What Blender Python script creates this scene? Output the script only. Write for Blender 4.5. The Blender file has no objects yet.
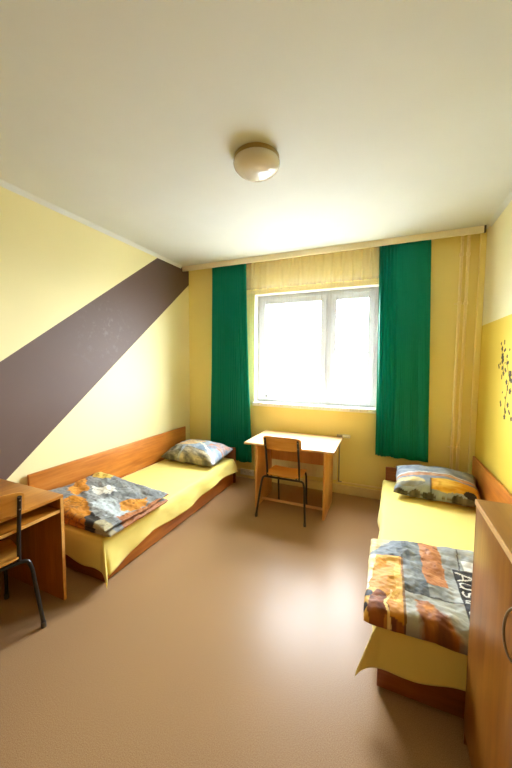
import bpy, bmesh, math, random
from mathutils import Vector, Matrix, noise

random.seed(7)
SC = bpy.context.scene
COL = SC.collection
PI = math.pi

# ------------------------------------------------------------------ dimensions (metres)
XL, XR, YB, H = -2.80, 0.892, 4.00, 3.04
YF = -1.10                                    # wall behind the camera
WX0, WX1, WZ0, WZ1 = -1.72, -0.115, 1.09, 2.59  # window opening


def lin(r, g, b):
    def f(c):
        c /= 255.0
        return c / 12.92 if c <= 0.04045 else ((c + 0.055) / 1.055) ** 2.4
    return (f(r), f(g), f(b), 1.0)


# ------------------------------------------------------------------ materials
def mat(name):
    m = bpy.data.materials.new(name)
    m.use_nodes = True
    nt = m.node_tree
    nt.nodes.clear()
    out = nt.nodes.new('ShaderNodeOutputMaterial')
    return m, nt, out


def N(nt, kind, **kw):
    n = nt.nodes.new(kind)
    for k, v in kw.items():
        if k in n.inputs.keys():
            n.inputs[k].default_value = v
        else:
            setattr(n, k, v)
    return n


def principled(nt, out, rough=0.5, spec=0.5, metal=0.0):
    p = N(nt, 'ShaderNodeBsdfPrincipled')
    p.inputs['Roughness'].default_value = rough
    p.inputs['Specular IOR Level'].default_value = spec
    p.inputs['Metallic'].default_value = metal
    nt.links.new(p.outputs[0], out.inputs[0])
    return p


def noise_tex(nt, scale=(1, 1, 1), nscale=5.0, detail=4.0, rough=0.55, coord='Object'):
    tc = N(nt, 'ShaderNodeTexCoord')
    mp = N(nt, 'ShaderNodeMapping')
    mp.inputs['Scale'].default_value = scale
    nt.links.new(tc.outputs[coord], mp.inputs[0])
    n = N(nt, 'ShaderNodeTexNoise')
    n.inputs['Scale'].default_value = nscale
    n.inputs['Detail'].default_value = detail
    n.inputs['Roughness'].default_value = rough
    nt.links.new(mp.outputs[0], n.inputs['Vector'])
    return n


def ramp(nt, fac, stops):
    r = N(nt, 'ShaderNodeValToRGB')
    e = r.color_ramp.elements
    while len(e) < len(stops):
        e.new(0.5)
    for i, (p, c) in enumerate(stops):
        e[i].position = p
        e[i].color = c
    nt.links.new(fac, r.inputs[0])
    return r


def bump(nt, p, height, strength=0.2, dist=0.01):
    b = N(nt, 'ShaderNodeBump')
    b.inputs['Strength'].default_value = strength
    b.inputs['Distance'].default_value = dist
    nt.links.new(height, b.inputs['Height'])
    nt.links.new(b.outputs[0], p.inputs['Normal'])


def mottled(name, c1, c2, rough=0.5, spec=0.5, scale=(1, 1, 1), nscale=6.0, bstr=0.0, bdist=0.005, metal=0.0, detail=4.0):
    m, nt, out = mat(name)
    p = principled(nt, out, rough, spec, metal)
    n = noise_tex(nt, scale, nscale, detail)
    r = ramp(nt, n.outputs['Fac'], [(0.3, c1), (0.7, c2)])
    nt.links.new(r.outputs[0], p.inputs['Base Color'])
    if bstr:
        bump(nt, p, n.outputs['Fac'], bstr, bdist)
    return m


def wood(name, dark, mid, light, axis='x', rough=0.38, grain=1.0, spec=0.5):
    """laminate with stretched grain and soft blotches; axis = grain direction"""
    m, nt, out = mat(name)
    p = principled(nt, out, rough, spec)
    k = {'x': (0.06, 1, 1), 'y': (1, 0.06, 1), 'z': (1, 1, 0.06)}[axis]
    n1 = noise_tex(nt, tuple(a * grain for a in k), 38.0, 5.0, 0.6)
    k2 = {'x': (0.3, 1, 1), 'y': (1, 0.3, 1), 'z': (1, 1, 0.3)}[axis]
    n2 = noise_tex(nt, k2, 9.0, 3.0, 0.5)
    mx = N(nt, 'ShaderNodeMath', operation='ADD')
    a = N(nt, 'ShaderNodeMath', operation='MULTIPLY')
    a.inputs[1].default_value = 0.5
    nt.links.new(n1.outputs['Fac'], a.inputs[0])
    b = N(nt, 'ShaderNodeMath', operation='MULTIPLY')
    b.inputs[1].default_value = 0.5
    nt.links.new(n2.outputs['Fac'], b.inputs[0])
    nt.links.new(a.outputs[0], mx.inputs[0])
    nt.links.new(b.outputs[0], mx.inputs[1])
    r = ramp(nt, mx.outputs[0], [(0.34, dark), (0.5, mid), (0.66, light)])
    nt.links.new(r.outputs[0], p.inputs['Base Color'])
    bump(nt, p, n1.outputs['Fac'], 0.06, 0.002)
    return m


def painted_wall(name, base, bands=None, stripe=None):
    """plaster paint in world position: base colour, upper band above a height, or a slanted stripe"""
    m, nt, out = mat(name)
    p = principled(nt, out, 0.55, 0.35)
    g = N(nt, 'ShaderNodeNewGeometry')
    s = N(nt, 'ShaderNodeSeparateXYZ')
    nt.links.new(g.outputs['Position'], s.inputs[0])
    n = noise_tex(nt, (1, 1, 1), 90.0, 3.0)
    big = noise_tex(nt, (1, 1, 1), 1.6, 3.0)
    v = ramp(nt, big.outputs['Fac'], [(0.3, tuple(c * 0.96 for c in base[:3]) + (1,)), (0.7, base)])
    colr = v.outputs[0]
    if bands:
        z, upper = bands
        c = N(nt, 'ShaderNodeMath', operation='GREATER_THAN')
        c.inputs[1].default_value = z
        nt.links.new(s.outputs['Z'], c.inputs[0])
        mx = N(nt, 'ShaderNodeMix', data_type='RGBA')
        nt.links.new(c.outputs[0], mx.inputs[0])
        nt.links.new(colr, mx.inputs[6])
        mx.inputs[7].default_value = upper
        colr = mx.outputs[2]
    if stripe:
        (a_hi, b_hi), (a_lo, b_lo), sc = stripe     # z = a + b*y
        def line(a, b):
            mu = N(nt, 'ShaderNodeMath', operation='MULTIPLY_ADD')
            mu.inputs[1].default_value = b
            mu.inputs[2].default_value = a
            nt.links.new(s.outputs['Y'], mu.inputs[0])
            return mu.outputs[0]
        lo = N(nt, 'ShaderNodeMath', operation='GREATER_THAN')
        nt.links.new(s.outputs['Z'], lo.inputs[0]); nt.links.new(line(a_lo, b_lo), lo.inputs[1])
        hi = N(nt, 'ShaderNodeMath', operation='LESS_THAN')
        nt.links.new(s.outputs['Z'], hi.inputs[0]); nt.links.new(line(a_hi, b_hi), hi.inputs[1])
        an = N(nt, 'ShaderNodeMath', operation='MULTIPLY')
        nt.links.new(lo.outputs[0], an.inputs[0]); nt.links.new(hi.outputs[0], an.inputs[1])
        # chalky scuffs where the brown paint has been rubbed
        sp = noise_tex(nt, (1, 1, 1), 16.0, 5.0, 0.7)
        dv = N(nt, 'ShaderNodeVectorMath', operation='DISTANCE')
        nt.links.new(g.outputs['Position'], dv.inputs[0]); dv.inputs[1].default_value = (XL, 2.47, 1.95)
        fall = N(nt, 'ShaderNodeMapRange')
        fall.inputs['From Min'].default_value = 0.1; fall.inputs['From Max'].default_value = 0.5
        fall.inputs['To Min'].default_value = 1.0; fall.inputs['To Max'].default_value = 0.0
        nt.links.new(dv.outputs['Value'], fall.inputs['Value'])
        r = ramp(nt, sp.outputs['Fac'], [(0.54, (0, 0, 0, 1)), (0.74, (0.3, 0.3, 0.3, 1))])
        mm = N(nt, 'ShaderNodeMath', operation='MULTIPLY')
        nt.links.new(r.outputs[0], mm.inputs[0]); nt.links.new(fall.outputs[0], mm.inputs[1])
        bc = N(nt, 'ShaderNodeMix', data_type='RGBA')
        nt.links.new(mm.outputs[0], bc.inputs[0])
        bc.inputs[6].default_value = sc
        bc.inputs[7].default_value = lin(150, 138, 130)
        mx = N(nt, 'ShaderNodeMix', data_type='RGBA')
        nt.links.new(an.outputs[0], mx.inputs[0])
        nt.links.new(colr, mx.inputs[6]); nt.links.new(bc.outputs[2], mx.inputs[7])
        colr = mx.outputs[2]
    nt.links.new(colr, p.inputs['Base Color'])
    bump(nt, p, n.outputs['Fac'], 0.05, 0.003)
    return m


M = {}
M['ceiling'] = mottled('ceiling_paint', lin(210, 213, 211), lin(214, 217, 215), 0.7, 0.2, nscale=2.0)
M['wall_left'] = painted_wall('yellow_wall_brown_stripe', lin(234, 225, 172),
                              stripe=((0.571, 0.735), (-0.526, 0.835), lin(96, 76, 68)))
M['wall_right'] = painted_wall('two_tone_yellow_wall', lin(228, 200, 80), bands=(2.057, lin(234, 226, 186)))
M['wall_back'] = painted_wall('warm_yellow_wall', lin(246, 230, 150))
M['wall_front'] = painted_wall('ochre_wall', lin(168, 138, 92))
M['white'] = mottled('white_lacquer', lin(240, 238, 228), lin(246, 244, 236), 0.35, 0.5)
M['cream'] = mottled('cream_gloss_paint', lin(244, 226, 164), lin(247, 230, 172), 0.35, 0.5)
M['cream_pale'] = mottled('pale_cream_paint', lin(238, 228, 188), lin(243, 234, 198), 0.4, 0.5)
M['skirting'] = mottled('skirting_paint', lin(226, 206, 150), lin(232, 214, 160), 0.4, 0.5)
M['board'] = mottled('curtain_board_paint', lin(238, 228, 200), lin(242, 232, 206), 0.45, 0.4)
M['dark'] = mottled('dark_plastic', lin(60, 52, 45), lin(75, 66, 58), 0.5, 0.5)
M['black'] = mottled('black_enamel', lin(24, 21, 22), lin(34, 30, 30), 0.3, 0.5)
M['chrome'] = mottled('brushed_steel', lin(150, 145, 138), lin(180, 175, 168), 0.28, 0.5, metal=1.0)
M['pvc'] = mottled('white_pvc_profile', lin(178, 182, 188), lin(186, 190, 196), 0.35, 0.5)
M['plastic'] = mottled('white_plastic', lin(232, 230, 220), lin(238, 236, 228), 0.3, 0.5)
M['wood_bed_y_lit'] = wood('bed_laminate_long_lit', lin(160, 90, 28), lin(188, 114, 40), lin(206, 134, 58), 'y', 0.35)  # lit copy of the bed laminate: light on the long boards put into the colour
M['wood_bed_x_shaded'] = wood('bed_laminate_cross_shaded', lin(108, 50, 12), lin(132, 66, 18), lin(152, 84, 28), 'x', 0.35)  # shaded copy of the same laminate: shade on the foot darkened into the colour
M['wood_desk_y'] = wood('desk_laminate_long', lin(150, 90, 20), lin(172, 108, 28), lin(190, 126, 40), 'y', 0.35)
M['wood_desk_z'] = wood('desk_laminate_upright', lin(140, 76, 16), lin(164, 94, 24), lin(182, 112, 36), 'z', 0.4)
M['edge'] = wood('desk_edge_band', lin(196, 140, 66), lin(212, 158, 82), lin(224, 172, 98), 'y', 0.4)
M['beech_top'] = wood('table_laminate_top', lin(214, 172, 124), lin(226, 188, 142), lin(234, 200, 158), 'x', 0.28)
M['beech_z'] = wood('table_laminate_upright', lin(200, 142, 76), lin(214, 158, 92), lin(224, 172, 108), 'z', 0.4)
M['ply'] = wood('varnished_plywood', lin(206, 140, 54), lin(222, 160, 70), lin(232, 176, 92), 'x', 0.3)
M['ward_door'] = wood('cabinet_laminate_door', lin(116, 68, 16), lin(140, 86, 22), lin(156, 102, 34), 'z', 0.33)
M['ward_top'] = wood('cabinet_laminate_top', lin(134, 88, 26), lin(150, 102, 34), lin(164, 116, 46), 'y', 0.35)
M['ward_edge'] = mottled('cabinet_edge_band', lin(206, 160, 100), lin(220, 176, 116), 0.4, 0.5)
M['leaf'] = mottled('tree_leaf', lin(70, 105, 50), lin(110, 140, 70), 0.6, 0.3, nscale=3.0)
M['bark'] = mottled('tree_bark', lin(80, 66, 52), lin(110, 92, 76), 0.8, 0.2, nscale=8.0)
M['grass'] = mottled('pale_paved_yard', lin(128, 127, 124), lin(138, 137, 134), 0.9, 0.1, nscale=0.6)
M['green_roof'] = mottled('green_sheet_roof', lin(40, 130, 80), lin(60, 150, 96), 0.5, 0.4)
M['shed_wall'] = mottled('pale_render', lin(215, 205, 185), lin(225, 215, 195), 0.8, 0.2)


def floor_material():
    m, nt, out = mat('vinyl_floor')
    p = principled(nt, out, 0.32, 0.18)
    sp = noise_tex(nt, (1, 1, 1), 260.0, 2.0, 0.6)
    r1 = ramp(nt, sp.outputs['Fac'], [(0.36, lin(144, 112, 76)), (0.5, lin(160, 126, 90)), (0.64, lin(172, 140, 104))])
    nt.links.new(r1.outputs[0], p.inputs['Base Color'])
    return m


M['floor'] = floor_material()


def glass_material():
    m, nt, out = mat('window_glass')
    t = N(nt, 'ShaderNodeBsdfTransparent')
    t.inputs[0].default_value = (0.97, 0.985, 0.98, 1)
    g = N(nt, 'ShaderNodeBsdfGlossy')
    g.inputs['Roughness'].default_value = 0.02
    mx = N(nt, 'ShaderNodeMixShader')
    mx.inputs[0].default_value = 0.04
    nt.links.new(t.outputs[0], mx.inputs[1]); nt.links.new(g.outputs[0], mx.inputs[2])
    nt.links.new(mx.outputs[0], out.inputs[0])
    return m


M['glass'] = glass_material()


def sheer_material():
    """thin lace voile: open weave lets most light straight through, threads scatter the rest"""
    m, nt, out = mat('sheer_voile')
    t = N(nt, 'ShaderNodeBsdfTransparent')
    d = N(nt, 'ShaderNodeBsdfDiffuse'); d.inputs[0].default_value = lin(245, 240, 228)
    tl = N(nt, 'ShaderNodeBsdfTranslucent'); tl.inputs[0].default_value = lin(250, 247, 238)
    a = N(nt, 'ShaderNodeMixShader'); a.inputs[0].default_value = 0.05
    nt.links.new(d.outputs[0], a.inputs[1]); nt.links.new(tl.outputs[0], a.inputs[2])
    n = noise_tex(nt, (1, 1, 0.8), 30.0, 2.0, 0.5)
    g = N(nt, 'ShaderNodeNewGeometry')
    sx = N(nt, 'ShaderNodeSeparateXYZ')
    nt.links.new(g.outputs['Normal'], sx.inputs[0])
    ab = N(nt, 'ShaderNodeMath', operation='ABSOLUTE')
    nt.links.new(sx.outputs['X'], ab.inputs[0])
    ma = N(nt, 'ShaderNodeMath', operation='MULTIPLY_ADD')       # weave seen edge-on in the folds is denser
    ma.inputs[1].default_value = 0.14
    ma.inputs[2].default_value = 0.02
    nt.links.new(ab.outputs[0], ma.inputs[0])
    r = N(nt, 'ShaderNodeMath', operation='MULTIPLY_ADD')
    r.inputs[1].default_value = 0.04
    nt.links.new(n.outputs['Fac'], r.inputs[0])
    # brightening put into the even cloth above the window: denser, more translucent there
    tc = N(nt, 'ShaderNodeTexCoord')
    so = N(nt, 'ShaderNodeSeparateXYZ')
    nt.links.new(tc.outputs['Object'], so.inputs[0])
    hd = N(nt, 'ShaderNodeMapRange')
    hd.inputs['From Min'].default_value = 2.54
    hd.inputs['From Max'].default_value = 2.68
    hd.inputs['To Min'].default_value = 0.0
    hd.inputs['To Max'].default_value = 1.0
    nt.links.new(so.outputs['Z'], hd.inputs['Value'])
    mh = N(nt, 'ShaderNodeMapRange')
    mh.inputs['From Min'].default_value = 0.0
    mh.inputs['From Max'].default_value = 1.0
    mh.inputs['To Max'].default_value = 0.34
    nt.links.new(hd.outputs[0], mh.inputs['Value'])
    nt.links.new(ma.outputs[0], mh.inputs['To Min'])
    nt.links.new(mh.outputs[0], r.inputs[2])
    ha = N(nt, 'ShaderNodeMapRange')
    ha.inputs['To Min'].default_value = 0.05
    ha.inputs['To Max'].default_value = 0.45
    nt.links.new(hd.outputs[0], ha.inputs['Value'])
    nt.links.new(ha.outputs[0], a.inputs[0])
    mx = N(nt, 'ShaderNodeMixShader')
    nt.links.new(r.outputs[0], mx.inputs[0]); nt.links.new(t.outputs[0], mx.inputs[1]); nt.links.new(a.outputs[0], mx.inputs[2])
    nt.links.new(mx.outputs[0], out.inputs[0])
    return m


M['sheer'] = sheer_material()


def cloth_trans(name, c, trans=0.3, rough=0.7, bscale=300.0, sheen=0.2):
    m, nt, out = mat(name)
    p = N(nt, 'ShaderNodeBsdfPrincipled')
    p.inputs['Base Color'].default_value = c
    p.inputs['Roughness'].default_value = rough
    p.inputs['Specular IOR Level'].default_value = 0.3
    p.inputs['Sheen Weight'].default_value = sheen
    n = noise_tex(nt, (1, 1, 1), bscale, 2.0)
    bump(nt, p, n.outputs['Fac'], 0.1, 0.002)
    tl = N(nt, 'ShaderNodeBsdfTranslucent'); tl.inputs[0].default_value = c
    mx = N(nt, 'ShaderNodeMixShader'); mx.inputs[0].default_value = trans
    nt.links.new(p.outputs[0], mx.inputs[1]); nt.links.new(tl.outputs[0], mx.inputs[2])
    nt.links.new(mx.outputs[0], out.inputs[0])
    return m


M['green'] = cloth_trans('green_curtain_satin', lin(4, 158, 136), 0.42, 0.42, 200.0, 0.0)
M['sheet'] = cloth_trans('yellow_cotton_sheet', lin(242, 223, 122), 0.08, 0.8)


def print_material():
    m, nt, out = mat('printed_cotton')
    p = principled(nt, out, 0.62, 0.3)
    a = N(nt, 'ShaderNodeAttribute', attribute_name='print')
    nt.links.new(a.outputs['Color'], p.inputs['Base Color'])
    n = noise_tex(nt, (1, 1, 1), 9.0, 4.0)
    bump(nt, p, n.outputs['Fac'], 0.35, 0.02)
    return m


M['print'] = print_material()


def lamp_glass():
    m, nt, out = mat('opal_glass')
    p = principled(nt, out, 0.12, 0.5)
    p.inputs['Base Color'].default_value = lin(212, 204, 188)
    p.inputs['Coat Weight'].default_value = 0.5
    return m


M['opal'] = lamp_glass()
M['lamp_base'] = mottled('brass_toned_lamp_base', lin(150, 126, 70), lin(165, 140, 82), 0.4, 0.5)

# ------------------------------------------------------------------ mesh helpers


def merge(dst, src):
    me = bpy.data.meshes.new('tmp')
    src.to_mesh(me)
    src.free()
    dst.from_mesh(me)
    bpy.data.meshes.remove(me)


def add_box(bm, x0, x1, y0, y1, z0, z1, bev=0.0, seg=2):
    t = bmesh.new()
    bmesh.ops.create_cube(t, size=1.0)
    for v in t.verts:
        v.co = Vector(((x0 + x1) / 2 + v.co.x * (x1 - x0), (y0 + y1) / 2 + v.co.y * (y1 - y0), (z0 + z1) / 2 + v.co.z * (z1 - z0)))
    if bev:
        bmesh.ops.bevel(t, geom=list(t.edges), offset=bev, segments=seg, profile=0.5, affect='EDGES')
    merge(bm, t)


def add_tube(bm, pts, r, seg=10, caps=True):
    pts = [Vector(p) for p in pts]
    rings = []
    up = None
    for i, p in enumerate(pts):
        if i == 0:
            d = pts[1] - p
        elif i == len(pts) - 1:
            d = p - pts[i - 1]
        else:
            d = (pts[i + 1] - p).normalized() + (p - pts[i - 1]).normalized()
        d.normalize()
        if up is None:
            up = Vector((0, 0, 1)) if abs(d.z) < 0.9 else Vector((1, 0, 0))
        a = d.cross(up)
        if a.length < 1e-4:
            a = d.cross(Vector((0, 1, 0)))
        a.normalize()
        b = a.cross(d).normalized()
        up = b
        rings.append([bm.verts.new(p + r * (math.cos(2 * PI * k / seg) * a + math.sin(2 * PI * k / seg) * b)) for k in range(seg)])
    for i in range(len(rings) - 1):
        for k in range(seg):
            bm.faces.new((rings[i][k], rings[i][(k + 1) % seg], rings[i + 1][(k + 1) % seg], rings[i + 1][k]))
    if caps:
        bm.faces.new(list(reversed(rings[0])))
        bm.faces.new(rings[-1])


def round_path(pts, rad, n=6):
    """polyline with rounded corners"""
    pts = [Vector(p) for p in pts]
    res = [pts[0]]
    for i in range(1, len(pts) - 1):
        a = (pts[i - 1] - pts[i]); b = (pts[i + 1] - pts[i])
        ra = min(rad, a.length * 0.45, b.length * 0.45)
        p0 = pts[i] + a.normalized() * ra; p1 = pts[i] + b.normalized() * ra
        for k in range(n + 1):
            t = k / n
            res.append((1 - t) ** 2 * p0 + 2 * t * (1 - t) * pts[i] + t * t * p1)
    res.append(pts[-1])
    return res


def add_lathe(bm, prof, c=(0, 0, 0), seg=40):
    rings = []
    for r, z in prof:
        if r < 1e-6:
            rings.append([bm.verts.new((c[0], c[1], c[2] + z))])
        else:
            rings.append([bm.verts.new((c[0] + r * math.cos(2 * PI * k / seg), c[1] + r * math.sin(2 * PI * k / seg), c[2] + z)) for k in range(seg)])
    for a, b in zip(rings, rings[1:]):
        for k in range(seg):
            q = [a[k % len(a)], a[(k + 1) % len(a)], b[(k + 1) % len(b)], b[k % len(b)]]
            u = []
            for v in q:
                if v not in u:
                    u.append(v)
            if len(u) > 2:
                bm.faces.new(u)


def obj(name, bm, m, parent=None, loc=None, smooth=None, recalc=True):
    if recalc:
        bmesh.ops.recalc_face_normals(bm, faces=list(bm.faces))
    me = bpy.data.meshes.new(name)
    bm.to_mesh(me)
    bm.free()
    if smooth is not None:
        for p in me.polygons:
            p.use_smooth = True
        if smooth < 3.1:
            me.set_sharp_from_angle(angle=smooth)
    me.materials.append(m)
    o = bpy.data.objects.new(name, me)
    COL.objects.link(o)
    if parent:
        o.parent = parent
    if loc:
        o.location = loc
    return o


def tag(o, label, cat, group=None):
    o['label'] = label
    o['category'] = cat
    if group:
        o['group'] = group
    return o


def thing(name, label, cat, loc=(0, 0, 0), rz=0.0, group=None):
    o = bpy.data.objects.new(name, None)
    o.empty_display_size = 0.1
    COL.objects.link(o)
    o.location = loc
    o.rotation_euler = (0, 0, rz)
    return tag(o, label, cat, group)


def struct(name, bm, m, parent=None, **k):
    o = obj(name, bm, m, parent, **k)
    if parent is None:
        o['kind'] = 'structure'
    return o


def boxpart(name, dims, m, parent, bev=0.002):
    bm = bmesh.new()
    add_box(bm, *dims, bev=bev)
    return obj(name, bm, m, parent, smooth=0.6)


def copy_thing(o, parent=None):
    c = o.copy()
    COL.objects.link(c)
    c.parent = parent
    for ch in [x for x in bpy.data.objects if x.parent == o]:
        copy_thing(ch, c)
    return c


def inpoly(x, y, poly):
    r = False
    j = len(poly) - 1
    for i in range(len(poly)):
        xi, yi = poly[i]; xj, yj = poly[j]
        if (yi > y) != (yj > y) and x < (xj - xi) * (y - yi) / (yj - yi) + xi:
            r = not r
        j = i
    return r


def fbm(x, y, z=0.0, o=4):
    return noise.fractal(Vector((x, y, z)), 1.0, 2.0, o)


def segdist(px, py, a, b):
    vx, vy = b[0] - a[0], b[1] - a[1]
    t = max(0, min(1, ((px - a[0]) * vx + (py - a[1]) * vy) / (vx * vx + vy * vy + 1e-12)))
    return math.hypot(px - a[0] - t * vx, py - a[1] - t * vy)


def mixc(a, b, t):
    t = max(0.0, min(1.0, t))
    return tuple(a[i] * (1 - t) + b[i] * t for i in range(3)) + (1.0,)


def paint(o, fn):
    me = o.data
    at = me.color_attributes.new('print', 'FLOAT_COLOR', 'POINT')
    for i, v in enumerate(me.vertices):
        at.data[i].color = fn(v.co.x, v.co.y, v.co.z)


# ------------------------------------------------------------------ the room
bm = bmesh.new(); add_box(bm, XL - 0.2, XR + 0.2, YF - 0.2, YB + 0.3, -0.15, 0.0)
struct('floor', bm, M['floor'])
bm = bmesh.new(); add_box(bm, XL - 0.2, XR + 0.2, YF - 0.2, YB + 0.3, H, H + 0.15)
struct('ceiling', bm, M['ceiling'])
bm = bmesh.new(); add_box(bm, XL - 0.2, XL, YF - 0.2, YB + 0.3, 0.0, H)
struct('wall_left', bm, M['wall_left'])
bm = bmesh.new(); add_box(bm, XR, XR + 0.2, YF - 0.2, YB + 0.3, 0.0, H)
struct('wall_right', bm, M['wall_right'])
bm = bmesh.new(); add_box(bm, XL, XR, YF - 0.2, YF, 0.0, H)
struct('wall_front', bm, M['wall_front'])
bm = bmesh.new()
add_box(bm, XL, WX0, YB, YB + 0.3, 0, H)
add_box(bm, WX1, XR, YB, YB + 0.3, 0, H)
add_box(bm, WX0, WX1, YB, YB + 0.3, 0, WZ0)
add_box(bm, WX0, WX1, YB, YB + 0.3, WZ1, H)
struct('wall_back', bm, M['wall_back'])
bm = bmesh.new(); add_box(bm, XL + 0.001, XR - 0.052, YB - 0.022, YB - 0.0005, 0.0005, 0.112, 0.004)
struct('baseboard_back', bm, M['skirting'], smooth=0.6)
bm = bmesh.new(); add_box(bm, XL + 0.0005, XL + 0.018, YF + 0.001, YB - 0.03, 0.0005, 0.1, 0.004)
struct('baseboard_left', bm, M['skirting'], smooth=0.6)
bm = bmesh.new(); add_box(bm, XR - 0.018, XR - 0.0005, YF + 0.001, YB - 0.07, 0.0005, 0.1, 0.004)
struct('baseboard_right', bm, M['skirting'], smooth=0.6)
# boxed corner post beside the heating pipes
bm = bmesh.new(); add_box(bm, XR - 0.05, XR - 0.0005, YB - 0.06, YB - 0.0005, 0.0005, H - 0.0005, 0.008, 3)
struct('trim_1', bm, M['wall_back'], smooth=0.6)
# pale plaster cove along the top of the left and right walls
for nm, x, s in (('trim_2', XL, 1), ('trim_3', XR, -1)):
    bm = bmesh.new()
    y0, y1 = YF + 0.001, YB - 0.19
    pr = [(0.0005, 0.0005), (0.034, 0.0005), (0.024, 0.009), (0.012, 0.021), (0.0005, 0.036)]
    a = [bm.verts.new((x + s * p, y0, H - q)) for p, q in pr]
    b = [bm.verts.new((x + s * p, y1, H - q)) for p, q in pr]
    for i in range(len(pr)):
        bm.faces.new((a[i], a[(i + 1) % len(pr)], b[(i + 1) % len(pr)], b[i]))
    bm.faces.new(a); bm.faces.new(b)
    struct(nm, bm, M['ceiling'])

# ------------------------------------------------------------------ window
win = bpy.data.objects.new('window_1', None); COL.objects.link(win)
win['kind'] = 'structure'
win.location = ((WX0 + WX1) / 2, YB + 0.12, WZ0)
wx, wy, wz = win.location


def ring(bm, x0, x1, z0, z1, w, y0, y1, bev=0.006):
    add_box(bm, x0, x0 + w, y0, y1, z0, z1, bev)
    add_box(bm, x1 - w, x1, y0, y1, z0, z1, bev)
    add_box(bm, x0 + w - 0.001, x1 - w + 0.001, y0, y1, z0, z0 + w, bev)
    add_box(bm, x0 + w - 0.001, x1 - w + 0.001, y0, y1, z1 - w, z1, bev)


fx0, fx1, fz0, fz1 = WX0 + 0.003 - wx, WX1 - 0.003 - wx, 0.003, WZ1 - WZ0 - 0.003
bm = bmesh.new()
ring(bm, fx0, fx1, fz0, fz1, 0.06, 0.0, 0.07)
mx_ = -0.725 - wx
add_box(bm, mx_ - 0.035, mx_ + 0.035, 0.0, 0.07, fz0 + 0.059, fz1 - 0.059, 0.006)
bmr = bmesh.new()
add_box(bmr, fx0 - 0.002, fx0 + 0.002, -0.119, -0.001, 0.021, fz1 + 0.002)
add_box(bmr, fx1 - 0.002, fx1 + 0.002, -0.119, -0.001, 0.021, fz1 + 0.002)
add_box(bmr, fx0 - 0.002, fx1 + 0.002, -0.119, -0.001, fz1 - 0.002, fz1 + 0.002)
obj('window_reveal', bmr, M['white'], win)
fr = obj('window_frame', bm, M['pvc'], win, smooth=0.6)
for (a, b, latch) in ((fx0 + 0.05, mx_ - 0.025, True), (mx_ + 0.025, fx1 - 0.05, False)):
    bm = bmesh.new()
    ring(bm, a, b, fz0 + 0.05, fz1 - 0.05, 0.075, -0.022, 0.045)
    s = obj('window_sash', bm, M['pvc'], win, smooth=0.6)
    bm = bmesh.new(); add_box(bm, a + 0.07, b - 0.07, 0.008, 0.014, fz0 + 0.12, fz1 - 0.12)
    obj('pane', bm, M['glass'], s)
    if latch:
        bm = bmesh.new()
        add_box(bm, a + 0.085, a + 0.1, -0.03, -0.008, fz0 + 0.075, fz0 + 0.16, 0.003)
        obj('latch', bm, M['dark'], s, smooth=0.6)
    else:
        bm = bmesh.new()
        add_box(bm, a + 0.022, a + 0.05, -0.032, -0.022, 0.6, 0.68, 0.003)
        add_tube(bm, round_path([(a + 0.036, -0.03, 0.65), (a + 0.036, -0.062, 0.65), (a + 0.036, -0.062, 0.53)], 0.012), 0.008)
        obj('window_handle', bm, M['white'], s, smooth=0.8)
bm = bmesh.new(); add_box(bm, WX0 + 0.004 - wx, WX1 - 0.004 - wx, -0.19, -0.001, -0.03 + 0.031, 0.02, 0.005)
add_box(bm, WX0 + 0.004 - wx, WX1 - 0.004 - wx, -0.19, -0.1215, -0.03, 0.012, 0.005)
obj('window_sill', bm, M['white'], win, smooth=0.6)

# ------------------------------------------------------------------ outside
bm = bmesh.new()
g = [(-60, 4.6), (60, 4.6), (60, 120), (-60, 120)]
bm.faces.new([bm.verts.new((x, y, -3.2)) for x, y in g])
r = bmesh.ops.extrude_face_region(bm, geom=list(bm.faces))
for v in [e for e in r['geom'] if isinstance(e, bmesh.types.BMVert)]:
    v.co.z -= 0.3
o = struct('ground', bm, M['grass'])
sh = thing('garden_shed', 'small shed with a green roof seen low through the right window pane', 'shed', (-3.25, 42, -3.2))
boxpart('wall', (-0.85, 0.85, -0.8, 0.8, 0, 0.35), M['shed_wall'], sh, 0.01)
bm = bmesh.new()
for y in (-1.0, 1.0):
    pass
vs = [bm.verts.new(c) for c in ((-1.05, -1, 0.3), (1.05, -1, 0.3), (0, -1, 1.35), (-1.05, 1, 0.3), (1.05, 1, 0.3), (0, 1, 1.35))]
for f in ((0, 1, 2), (5, 4, 3), (0, 2, 5, 3), (1, 4, 5, 2), (0, 3, 4, 1)):
    bm.faces.new([vs[i] for i in f])
obj('roof', bm, M['green_roof'], sh)
tr = thing('tree', 'leafy tree outdoors, washed out by daylight behind the window panes', 'tree', (-2.9, 22, -3.2))
bm = bmesh.new()
add_tube(bm, [(0, 0, 0), (0.05, 0, 2.5), (0, 0.1, 5.0), (0.1, 0, 7.0)], 0.16, 8)
for k in range(7):
    a = k * 2.4
    z = 3.0 + 0.5 * k
    add_tube(bm, [(0.02, 0.02, z), (0.9 * math.cos(a), 0.9 * math.sin(a), z + 0.7), (1.7 * math.cos(a), 1.7 * math.sin(a), z + 1.1)], 0.05, 6)
obj('trunk', bm, M['bark'], tr, smooth=0.8)
bm = bmesh.new()
for k in range(700):
    d = Vector((random.gauss(0, 1), random.gauss(0, 1), random.gauss(0, 1))).normalized() * (random.random() ** 0.5)
    c = Vector((d.x * 2.2, d.y * 2.2, 6.6 + d.z * 2.6))
    n = Vector((random.gauss(0, 1), random.gauss(0, 1), random.gauss(0, 1))).normalized()
    a = n.orthogonal().normalized(); b = n.cross(a)
    s = random.uniform(0.09, 0.2)
    bm.faces.new([bm.verts.new(c + s * p) for p in (a, b * 0.5, -a, -b * 0.5)])
obj('crown', bm, M['leaf'], tr, recalc=False)

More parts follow.
